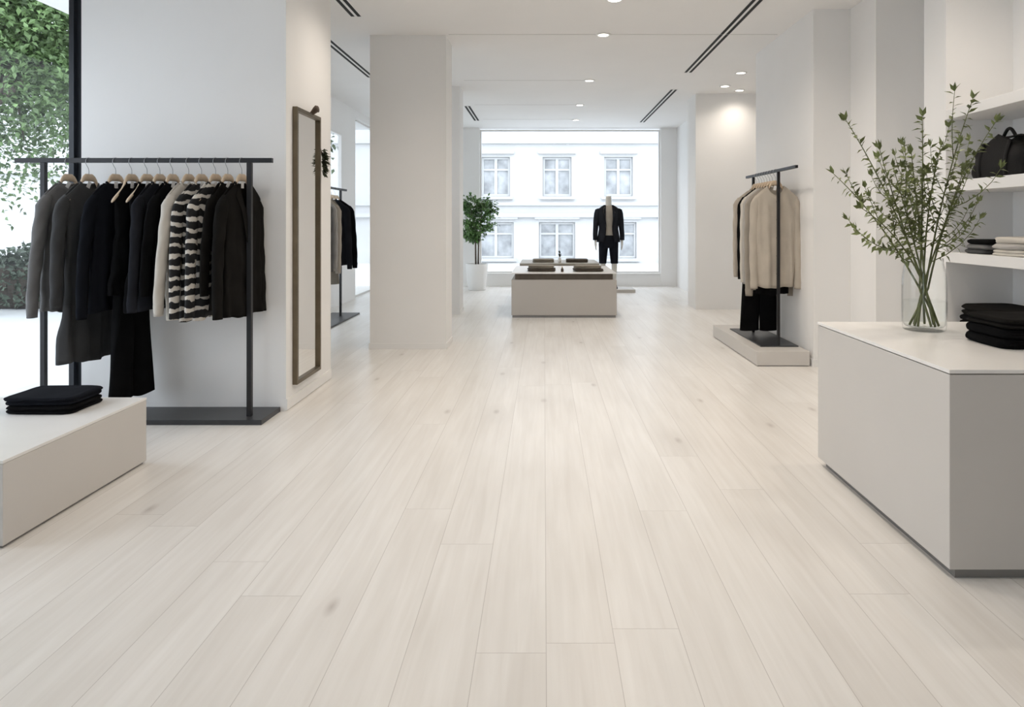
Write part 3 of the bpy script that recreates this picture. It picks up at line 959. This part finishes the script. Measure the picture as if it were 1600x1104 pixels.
# small things between the piles
t = thing('bottle', 'tiny brown bottle between the folded piles on the near table', 'bottle', (0.235, 8.80, 0.562))
MB().lathe([(0.0, 0), (0.017, 0.0), (0.018, 0.004), (0.018, 0.036), (0.010, 0.044), (0.0075, 0.047), (0.0075, 0.056)], 18).build('body', MT['brown'], t, smooth=True)
MB().lathe([(0.009, 0.054), (0.009, 0.068), (0.0, 0.068)], 18).build('cap', MT['hanger'], t, auto=40)
t = thing('bud_vase', 'little white bud vase with a dark sprig on the second table', 'vase', (0.24, 10.5, 0.582))
MB().lathe([(0.0, 0), (0.022, 0.0), (0.03, 0.02), (0.026, 0.05), (0.012, 0.075), (0.014, 0.085)], 20).build('body', MT['pot'], t, smooth=True)
lf = MB()
for i in range(34):
    a = R.uniform(0, 2 * PI)
    lf.leaf((0, 0, R.uniform(0.08, 0.15)), (math.cos(a) * 0.6, math.sin(a) * 0.6, R.uniform(0.2, 1)), (0, 0, 1), 0.05, 0.02)
lf.build('leaves', MT['dry_leaf'], t)
MB().tube([(0, 0, 0.04), (0.003, 0, 0.16)], 0.003, 5).build('stem', MT['stem'], t)

# ------------------------------------------------------------------ bag on the shelf
t = thing('tote_bag', 'slouchy black leather bag with a short top handle on the shelf', 'bag', (2.60, 3.815, 1.45), PI / 2)
rings = []
for j in range(15):
    q = j / 14
    z = 0.235 * q
    hx = 0.215 * (1 - 0.10 * q ** 2) + 0.010 * math.sin(q * 3.0)
    hy = 0.095 * (1 - 0.42 * q ** 1.6) + 0.012 * math.sin(q * PI)
    ring = []
    for k in range(48):
        a = 2 * PI * k / 48
        x, y = hx * spow(math.cos(a), 0.42), hy * spow(math.sin(a), 0.5)
        wv = noise.noise(Vector((x * 11, y * 11, z * 13))) * 0.012
        ring.append((x + wv, y + wv * 0.8, z - (0.030 * q ** 4 * (1 - math.cos(x * 16)) if q > 0.5 else 0) + (0.010 * math.sin(x * 21 + 1) * q ** 3)))
    rings.append(ring)
MB().loft(rings, True, True, True).build('body', MT['black_leather'], t, smooth=True)
hd = [(-0.055 + 0.11 * k / 12, 0, 0.222 + 0.052 * math.sin(PI * k / 12)) for k in range(13)]
MB().tube(hd, 0.009, 8).build('handle', MT['black_leather'], t, smooth=True)
for sx_ in (-0.11, 0.11):
    MB().loft([[(sx_ + dx, 0.095 * (1 - 0.42 * (z / 0.235) ** 1.6) + 0.012 * math.sin(z / 0.235 * PI) + dy_, z) for dx, dy_ in ((-0.013, -0.004), (-0.012, 0.007), (0.012, 0.007), (0.013, -0.004))] for z in (0.01, 0.06, 0.11, 0.16, 0.20)], True, True, True).build('side_strap', MT['black_leather'], t, smooth=True)
MB().tube([(-0.19, 0.0, 0.205), (-0.1, 0.004, 0.226), (0.0, 0.0, 0.225), (0.1, 0.004, 0.226), (0.19, 0, 0.205)], 0.007, 6).build('zip_edge', MT['black_leather'], t, smooth=True)

# ------------------------------------------------------------------ vase and branches
VX, VY, VZ = 1.742, 3.13, 0.706
t = thing('glass_vase', 'clear glass vase of leafy branches standing on the counter', 'vase', (VX, VY, VZ))
prof_o = [(0.0, 0.0), (0.080, 0.0), (0.088, 0.006), (0.091, 0.025), (0.0925, 0.10), (0.0925, 0.20), (0.091, 0.245), (0.086, 0.28), (0.0795, 0.31), (0.0775, 0.331)]
prof_i = [(0.0755, 0.331), (0.0770, 0.31), (0.0835, 0.28), (0.0885, 0.245), (0.09, 0.20), (0.09, 0.10), (0.088, 0.03), (0.078, 0.018), (0.0, 0.016)]
MB().lathe(prof_o + prof_i, 56).build('body', MT['vase'], t, smooth=True)
MB().lathe([(0.0, 0.0175), (0.077, 0.0195), (0.0865, 0.031), (0.0885, 0.10), (0.0885, 0.135), (0.0, 0.134)], 48).build('water', MT['water'], t, auto=50)['label'] = 'still water filling the lower third'


def branch(label, tip, foot, cross, seed, nl=46, side=3, r0=0.0054, group=None):
    """stem from the vase foot through the crossing point to the tip, with leafy side twigs (world offsets from the vase base)"""
    rr = random.Random(seed)
    o = thing('leafy_branch', label, 'branch', (VX, VY, VZ), 0, group)
    foot, cross, tip = Vector(foot), Vector(cross), Vector(tip)
    bend = Vector((tip[0] * -0.10 + rr.uniform(-.03, .03), rr.uniform(-.04, .04), 0.02 + 0.12 * abs(tip[0])))
    pts = []
    for k in range(26):
        q = k / 25
        if q < 0.2:
            p = foot.lerp(cross, q / 0.2)
        else:
            s = (q - 0.2) / 0.8
            c = cross.lerp(tip, 0.5) + bend
            p = cross * (1 - s) ** 2 + c * 2 * s * (1 - s) + tip * s ** 2
        pts.append(p)
    st = MB()
    st.tube(pts, [lerp(r0, r0 * 0.28, k / 25) for k in range(26)], 7)
    lf = MB()

    def leaves(path, count, q0, size):
        m_ = len(path) - 1
        for i in range(count):
            q = q0 + (1 - q0) * (i + rr.uniform(0, 0.7)) / count
            j = min(m_ - 1, int(q * m_))
            p = path[j].lerp(path[j + 1], q * m_ - j)
            tg = (path[j + 1] - path[j]).normalized()
            sd = tg.cross(Vector((rr.uniform(-1, 1), rr.uniform(-1, 1), rr.uniform(-.4, .4)))).normalized()
            d = tg * rr.uniform(-0.15, 0.9) + sd + Vector((0, 0, rr.uniform(-.3, .2)))
            lf.leaf(p, d, tg + Vector((rr.uniform(-.6, .6), rr.uniform(-.6, .6), rr.uniform(0, .6))), size * rr.uniform(0.7, 1.25), size * rr.uniform(0.40, 0.60))
        tg = (path[-1] - path[-2]).normalized()
        for i in range(4):
            d = tg + Vector((rr.uniform(-.6, .6), rr.uniform(-.6, .6), rr.uniform(-.2, .5)))
            lf.leaf(path[-1], d, Vector((rr.uniform(-1, 1), rr.uniform(-1, 1), .3)), size * 1.15, size * 0.45)
    leaves(pts, int(nl * 0.8), 0.40, 0.041)
    for i in range(side):
        j = int(lerp(9, 20, (i + rr.random() * 0.6) / max(1, side)))
        p = pts[j]
        tg = (pts[j + 1] - pts[j]).normalized()
        sd = tg.cross(Vector((rr.uniform(-1, 1), rr.uniform(-1, 1), 0.2))).normalized()
        ln = rr.uniform(0.14, 0.30)
        tw = [p + tg * ln * q * 0.8 + sd * ln * q * (0.95 - 0.35 * q) + Vector((0, 0, 0.05 * q * q - 0.02 * q)) for q in (0, .25, .5, .75, 1)]
        st.tube(tw, [r0 * 0.45, r0 * 0.4, r0 * 0.34, r0 * 0.28, r0 * 0.2], 5)
        leaves(tw, 15, 0.10, 0.037)
    st.build('stem', MT['stem'], o, smooth=True)
    lf.build('leaves', MT['leaf'], o)
    return o


def vpt(px, py, dy=0.0):
    """a point at the vase's own depth (+dy) from the photo"""
    D = VY + dy
    return ((px - CX) * D / F - VX, dy, EYE - (py - CY) * D / F - VZ)


CR = (0.0, 0.0, 0.20)
BR = [
    ('long green branch with its tip highest towards the pier', (1322, 188), -0.02, 50, 2, (0.055, 0.02)),
    ('drooping green branch reaching furthest towards the platform rack', (1303, 272), 0.10, 34, 3, (0.062, -0.01)),
    ('low green branch arching out under the drooping one', (1346, 325), -0.10, 30, 3, (0.05, -0.03)),
    ('slim green branch leaning half way towards the pier', (1374, 232), 0.12, 40, 3, (0.03, 0.05)),
    ('tall upright green branch at the crown of the bouquet', (1441, 182), 0.0, 62, 4, (0.005, -0.05)),
    ('short upright green branch in front of the tall one', (1424, 240), -0.10, 48, 4, (-0.01, 0.055)),
    ('green branch leaning a little towards the shelves', (1470, 228), 0.08, 48, 4, (-0.03, 0.03)),
    ('long green branch whose tip crosses the topmost shelf', (1520, 155), 0.02, 56, 4, (-0.055, -0.02)),
    ('green branch spreading in front of the black bag', (1556, 190), 0.10, 50, 4, (-0.062, 0.01)),
    ('bushy green branch low beside the shelf edge', (1505, 268), -0.06, 46, 4, (-0.05, -0.04)),
    ('green branch sheltered in the middle of the bouquet', (1396, 262), 0.05, 44, 4, (0.02, -0.055)),
]
for i, (lb, (px, py), dy, nl, sd, ft) in enumerate(BR):
    tip = vpt(px, py, dy)
    a = i * 2.4
    cr = (0.014 * math.cos(a) + 0.02 * (1 if tip[0] > 0 else -1) * 0.4, 0.014 * math.sin(a), 0.19 + 0.006 * (i % 4))
    branch(lb, tip, (ft[0], ft[1], 0.022), cr, 200 + i, nl, sd)

# ------------------------------------------------------------------ potted tree
TX, TY = -1.19, 12.12
t = thing('potted_tree', 'slender potted tree in a white pot by the street window', 'potted plant', (TX, TY, 0))
MB().lathe([(0.0, 0.0), (0.145, 0.0), (0.155, 0.01), (0.20, 0.455), (0.20, 0.465), (0.185, 0.465), (0.18, 0.42)], 40).build('pot', MT['pot'], t, auto=50)
MB().lathe([(0.0, 0.425), (0.182, 0.42)], 30).build('soil', MT['soil'], t)
tr = [[(-0.02, 0, 0.42), (-0.025, 0.0, 0.8), (-0.05, 0.02, 1.15), (-0.12, 0.04, 1.5)], [(0.02, 0.01, 0.42), (0.03, 0.0, 0.8), (0.07, -0.02, 1.2), (0.10, -0.02, 1.6)]]
lf = MB()
for q in tr:
    mb = MB()
    mb.tube(q, [0.016, 0.014, 0.010, 0.005], 8)
    qv = [Vector(p) for p in q]
    for k in range(15):
        s = R.uniform(1.0, 2.95)
        j = min(2, int(s))
        p = qv[j].lerp(qv[j + 1], s - j)
        a = R.uniform(0, 2 * PI)
        ln = R.uniform(0.18, 0.36)
        d = Vector((math.cos(a), math.sin(a), R.uniform(0.15, 0.9))).normalized()
        tw = [p, p + d * ln * 0.5, p + d * ln + Vector((0, 0, 0.02))]
        mb.tube(tw, [0.006, 0.004, 0.002], 5)
        for _ in range(70):
            u = R.uniform(0.2, 1.05)
            pp = p + d * ln * u + Vector((R.gauss(0, .035), R.gauss(0, .035), R.gauss(0, .035)))
            lf.leaf(pp, (R.gauss(0, 1), R.gauss(0, 1), R.gauss(-0.2, .6)), (R.gauss(0, .5), R.gauss(0, .5), 1), R.uniform(0.055, 0.095), R.uniform(0.034, 0.052))
    mb.build('trunk', MT['trunk'], t, smooth=True)
lf.build('foliage', MT['fig'], t)

# ------------------------------------------------------------------ mannequin at the street window
MX, MY = 1.12, 11.85
PB = 0.055
t = thing('mannequin_platform', 'low taupe platform under the mannequin', 'platform', (1.22, 11.85, 0))
MB().box(-0.33, 0.335, -0.24, 0.24, 0, PB).build('body', MT['taupe'], t, bevel=0.003)
t = thing('mannequin', 'headless ivory mannequin in a dark suit standing at the street window', 'mannequin', (MX, MY, PB))


def ell(cx_, cy_, z, rx, ry, n=24, pw=1.0):
    return [(cx_ + rx * spow(math.cos(2 * PI * k / n), pw), cy_ + ry * spow(math.sin(2 * PI * k / n), pw), z) for k in range(n)]


bm = MB()
bm.loft([ell(0, 0.0, z, rx, ry) for z, rx, ry in [(0.74, 0.10, 0.08), (0.80, 0.155, 0.10), (0.90, 0.16, 0.105), (1.0, 0.125, 0.085), (1.1, 0.13, 0.09), (1.25, 0.155, 0.105), (1.33, 0.155, 0.085), (1.385, 0.115, 0.062),
                                                  (1.425, 0.075, 0.058), (1.45, 0.055, 0.052), (1.53, 0.050, 0.050), (1.575, 0.050, 0.05), (1.596, 0.045, 0.045), (1.602, 0.02, 0.02)]], True, True, True)
for s in (-1, 1):
    bm.tube([(s * 0.145, 0, 1.34), (s * 0.185, 0.0, 1.31), (s * 0.205, 0.005, 1.18), (s * 0.215, 0.0, 1.06), (s * 0.225, -0.02, 0.93), (s * 0.228, -0.03, 0.84), (s * 0.228, -0.033, 0.815)],
            [0.042, 0.043, 0.040, 0.036, 0.030, 0.022, 0.024], 14)
    bm.loft([ell(s * 0.228, -0.035, 0.83, 0.02, 0.024, 12), ell(s * 0.23, -0.037, 0.80, 0.022, 0.040, 12), ell(s * 0.23, -0.04, 0.755, 0.019, 0.040, 12), ell(s * 0.228, -0.042, 0.735, 0.015, 0.036, 12)], True, True, True)
    for q, ln in enumerate((0.062, 0.076, 0.080, 0.068)):
        yy = -0.004 - 0.024 * q - 0.004
        bm.tube([(s * 0.228, yy, 0.75), (s * 0.226, yy - 0.002, 0.75 - ln * 0.5), (s * 0.218, yy - 0.004, 0.742 - ln)], [0.0115, 0.011, 0.009], 8)
    bm.tube([(s * 0.226, -0.07, 0.80), (s * 0.22, -0.092, 0.775), (s * 0.216, -0.097, 0.735)], [0.012, 0.010, 0.008], 8)
    bm.tube([(s * 0.085, 0.0, 0.80), (s * 0.092, 0.0, 0.70), (s * 0.098, -0.005, 0.48), (s * 0.10, 0.005, 0.34), (s * 0.10, 0.01, 0.20), (s * 0.10, 0.012, 0.08), (s * 0.10, 0.0, 0.035)],
            [0.085, 0.078, 0.052, 0.050, 0.038, 0.032, 0.034], 16)
body = bm.build('body', MT['mannequin'], t, smooth=True)
rm = body.modifiers.new('one_skin', 'REMESH')
rm.mode = 'VOXEL'
rm.voxel_size = 0.007
rm.use_smooth_shade = True
# shoes
for s in (-1, 1):
    sh = MB()
    rs = []
    for q in range(10):
        u = q / 9
        yv = lerp(0.055, -0.185, u)
        hw = 0.036 + 0.008 * math.sin(u * PI * 0.9) - (0.018 if q == 9 else 0)
        hh = lerp(0.085, 0.034, sstep(0.15, 0.75, u)) * (0.75 if q in (0, 9) else 1)
        rs.append([(s * 0.102 + hw * spow(math.cos(a), .7), yv, max(0, hh * 0.5 + hh * 0.5 * spow(math.sin(a), .6))) for a in (2 * PI * k / 16 for k in range(16))])
    sh.loft(rs, True, True, True).build('shoe', FB['charcoal'], t, smooth=True)
# beige top
MB().loft([ell(0, -0.008, z, rx, ry, 32) for z, rx, ry in [(0.92, 0.152, 0.115), (1.0, 0.136, 0.103), (1.12, 0.142, 0.107), (1.25, 0.160, 0.118), (1.34, 0.165, 0.103), (1.40, 0.13, 0.083), (1.432, 0.066, 0.066)]], True).build('top', FB['taupe'], t, smooth=True)
# trousers: hips and two cropped legs
tm = MB()
tm.loft([ell(0, 0, z, rx, ry, 32, 0.9) for z, rx, ry in [(0.985, 0.140, 0.105), (0.92, 0.158, 0.116), (0.84, 0.170, 0.122), (0.76, 0.172, 0.118), (0.70, 0.170, 0.11)]], True, False, True)
for s in (-1, 1):
    tm.loft([ell(s * cx_, 0, z, rx, ry, 24) for z, cx_, rx, ry in [(0.80, 0.084, 0.082, 0.108), (0.68, 0.090, 0.080, 0.100), (0.55, 0.097, 0.071, 0.085), (0.43, 0.101, 0.064, 0.074)]], True)
tm.build('trousers', FB['navy'], t, smooth=True)
# open jacket: shell with a gap at the front
jr = []
for z, rx, ry, gap in [(0.80, 0.195, 0.140, 0.42), (0.86, 0.190, 0.138, 0.36), (0.94, 0.175, 0.132, 0.30), (1.03, 0.160, 0.122, 0.28), (1.12, 0.165, 0.126, 0.34), (1.22, 0.180, 0.132, 0.44), (1.31, 0.192, 0.118, 0.52), (1.37, 0.178, 0.096, 0.56), (1.41, 0.120, 0.078, 0.60), (1.435, 0.078, 0.070, 0.62)]:
    ring = []
    for k in range(41):
        a = -PI / 2 + gap + (2 * PI - 2 * gap) * k / 40
        ring.append((rx * spow(math.cos(a), .9), ry * spow(math.sin(a), .9), z + 0.004 * math.sin(a * 3 + z * 20)))
    jr.append(ring)
jk = MB().loft(jr, False).build('jacket', FB['charcoal'], t, smooth=True)
sd = jk.modifiers.new('cloth', 'SOLIDIFY')
sd.thickness, sd.offset = 0.008, 1
for s in (-1, 1):
    MB().loft([ell(s * x, y, z, rx, ry, 18) for x, y, z, rx, ry in [(0.150, 0, 1.385, 0.040, 0.050), (0.172, 0, 1.365, 0.060, 0.062), (0.196, 0.0, 1.30, 0.056, 0.060), (0.212, 0.004, 1.18, 0.052, 0.056), (0.222, 0.0, 1.06, 0.046, 0.052), (0.232, -0.016, 0.94, 0.042, 0.048), (0.235, -0.03, 0.835, 0.038, 0.044)]], True, True, False).build('jacket_sleeve', FB['charcoal'], jk, smooth=True)
    lq = [(s * 0.050, -0.062, 1.445), (s * 0.100, -0.105, 1.36), (s * 0.095, -0.135, 1.25), (s * 0.045, -0.142, 1.04), (s * 0.060, -0.138, 1.2), (s * 0.058, -0.115, 1.33)]
    lo = MB().add(lq, [(0, 1, 5), (5, 1, 2, 4), (4, 2, 3)]).build('lapel', FB['charcoal'], jk)
    q = lo.modifiers.new('cloth', 'SOLIDIFY')
    q.thickness = 0.007

# ------------------------------------------------------------------ outside
struct('pavement', MB().box(-40, 40, -10, 60, -0.14, -0.121), MT['pave'])


def building(label, loc, rz, W, H, cols, rows_, ww, m, pane, ledges, wide=0.0, name='building'):
    t = thing(name, label, 'building', loc, rz)
    mb = MB()
    zz = [0.0]
    for a, b in rows_:
        zz += [a, b]
    zz.append(H)
    mb.box(-W / 2, W / 2, 0.30, 4.0, 0, H)
    for j in range(len(zz) - 1):
        z0_, z1_ = zz[j], zz[j + 1]
        if j % 2 == 0:
            mb.add([(-W / 2, 0, z0_), (W / 2, 0, z0_), (W / 2, 0, z1_), (-W / 2, 0, z1_)], [(0, 1, 2, 3)])
            continue
        wx = wide if z0_ < 1 and wide else ww
        ed = [-W / 2]
        for c_ in cols:
            ed += [c_ - wx / 2, c_ + wx / 2]
        ed.append(W / 2)
        for i in range(0, len(ed) - 1, 2):
            mb.add([(ed[i], 0, z0_), (ed[i + 1], 0, z0_), (ed[i + 1], 0, z1_), (ed[i], 0, z1_)], [(0, 1, 2, 3)])
        for c_ in cols:
            x0, x1 = c_ - wx / 2, c_ + wx / 2
            mb.add([(x0, 0, z0_), (x1, 0, z0_), (x1, 0, z1_), (x0, 0, z1_), (x0, 0.3, z0_), (x1, 0.3, z0_), (x1, 0.3, z1_), (x0, 0.3, z1_)], [(0, 4, 5, 1), (1, 5, 6, 2), (2, 6, 7, 3), (3, 7, 4, 0)])
    mb.build('facade', m, t)
    for z, h, d in ledges:
        MB().box(-W / 2, W / 2, -d, 0.0, z, z + h).build('ledge', MT['pale_stone'], t)
    for c_ in cols:
        for a, b in rows_:
            wx = wide if a < 1 and wide else ww
            x0, x1 = c_ - wx / 2, c_ + wx / 2
            f = MB()
            fw = 0.07
            f.box(x0 + .01, x1 - .01, 0.10, 0.16, a + .01, a + fw).box(x0 + .01, x1 - .01, 0.10, 0.16, b - fw, b - .01).box(x0 + .01, x0 + fw, 0.101, 0.159, a + fw, b - fw).box(x1 - fw, x1 - .01, 0.101, 0.159, a + fw, b - fw)
            f.box(c_ - 0.045, c_ + 0.045, 0.102, 0.158, a + fw, b - fw)
            zt = lerp(a, b, 0.68)
            f.box(x0 + fw, c_ - 0.045, 0.104, 0.156, zt - 0.03, zt + 0.03).box(c_ + 0.045, x1 - fw, 0.104, 0.156, zt - 0.03, zt + 0.03)
            wo = f.build('window', m, t)
            MB().box(x0, x1, 0.165, 0.18, a, b).build('pane', pane, wo)
            MB().box(x0 - 0.14, x1 + 0.14, -0.12, 0.0, b + 0.10, b + 0.19).box(x0 - 0.10, x1 + 0.10, -0.10, 0, a - 0.10, a - 0.02).build('window_surround', MT['pale_stone'], t)
    return t


building('white stucco town house across the street behind the mannequin', (0.42, 22.0, -0.121), 0, 18, 8.2, [-1.98, 0, 1.98, 3.96, 5.94], [(0.16, 1.32), (2.16, 3.42), (4.7, 6.0)], 0.92, MT['stucco'], MT['pane'],
         [(1.86, 0.10, 0.10), (1.48, 0.12, 0.14), (3.85, 0.10, 0.12)], 1.16)
building('pale stone building beyond the street trees', (-16.0, 19.0, -0.121), 0.55, 16, 7.0, [-6, -3, 0, 3, 6], [(0.6, 2.1), (3.4, 5.0)], 1.1, MT['stucco'], MT['pane'], [(2.7, 0.14, 0.12)])


def street_tree(label, loc, crown, rad, count, size, seed, trunk_r=0.12, skirt=0.0):
    rr = random.Random(seed)
    t = thing('street_tree', label, 'tree', loc)
    c = Vector(crown)
    mb = MB()
    mb.tube([(0, 0, 0), (0.05, 0.02, c.z * 0.35), (c.x * 0.5, c.y * 0.5, c.z * 0.7), (c.x, c.y, c.z)], [trunk_r, trunk_r * 0.8, trunk_r * 0.6, trunk_r * 0.3], 10)
    blobs = []
    for _ in range(26):
        v = Vector((rr.gauss(0, 1), rr.gauss(0, 1), rr.gauss(0, 1))).normalized() * rr.uniform(0.35, 0.95)
        p = c + Vector((v.x * rad[0], v.y * rad[1], v.z * rad[2]))
        blobs.append(p)
        mb.tube([(c.x * 0.5, c.y * 0.5, c.z * 0.7), (c + (p - c) * 0.5), p], [trunk_r * 0.35, trunk_r * 0.2, 0.012], 6)
    mb.build('trunk', MT['trunk'], t, smooth=True)
    lf = MB()
    sg = min(rad) * 0.30
    for _ in range(count):
        b = rr.choice(blobs)
        p = b + Vector((rr.gauss(0, sg), rr.gauss(0, sg), rr.gauss(0, sg * 0.9)))
        lf.leaf(p, (rr.gauss(0, 1), rr.gauss(0, 1), rr.gauss(-0.4, .6)), (rr.gauss(0, .7), rr.gauss(0, .7), 1), size * rr.uniform(.7, 1.3), size * rr.uniform(.5, .75))
    lf.build('crown', MT['street_leaf'], t)
    return t


street_tree('leafy green street tree outside the pane behind the front rack', (-7.9, 9.6, -0.121), (0.3, 0.0, 4.2), (2.1, 1.7, 2.45), 42000, 0.088, 5)
street_tree('green street tree seen between the pier and the front column', (-4.9, 11.6, -0.121), (0.1, 0.0, 2.6), (1.05, 0.9, 1.3), 6000, 0.11, 9)
# clipped hedge along the street
hd = MB()
rr = random.Random(3)
for i in range(5200):
    x = rr.uniform(-3.0, 0.9)
    z = rr.uniform(0.02, 1.0)
    top_ = 0.80 + 0.12 * math.sin(x * 2.3) + 0.08 * math.sin(x * 5.1)
    z = min(z, top_)
    y = rr.uniform(-0.35, 0.35)
    hd.leaf((x, y, z), (rr.gauss(0, 1), rr.gauss(-.3, 1), rr.gauss(0.3, .7)), (rr.gauss(0, .7), -1, rr.gauss(0.4, .6)), 0.11, 0.06)
t = thing('hedge', 'dusty grey green hedge on the pavement outside', 'hedge', (-8.2, 10.6, -0.121))
hd.build('foliage', MT['hedge_leaf'], t)
MB().box(-3.0, 0.85, -0.25, 0.25, 0, 0.66).build('branches', MT['soil'], t, bevel=0.1, segs=3)
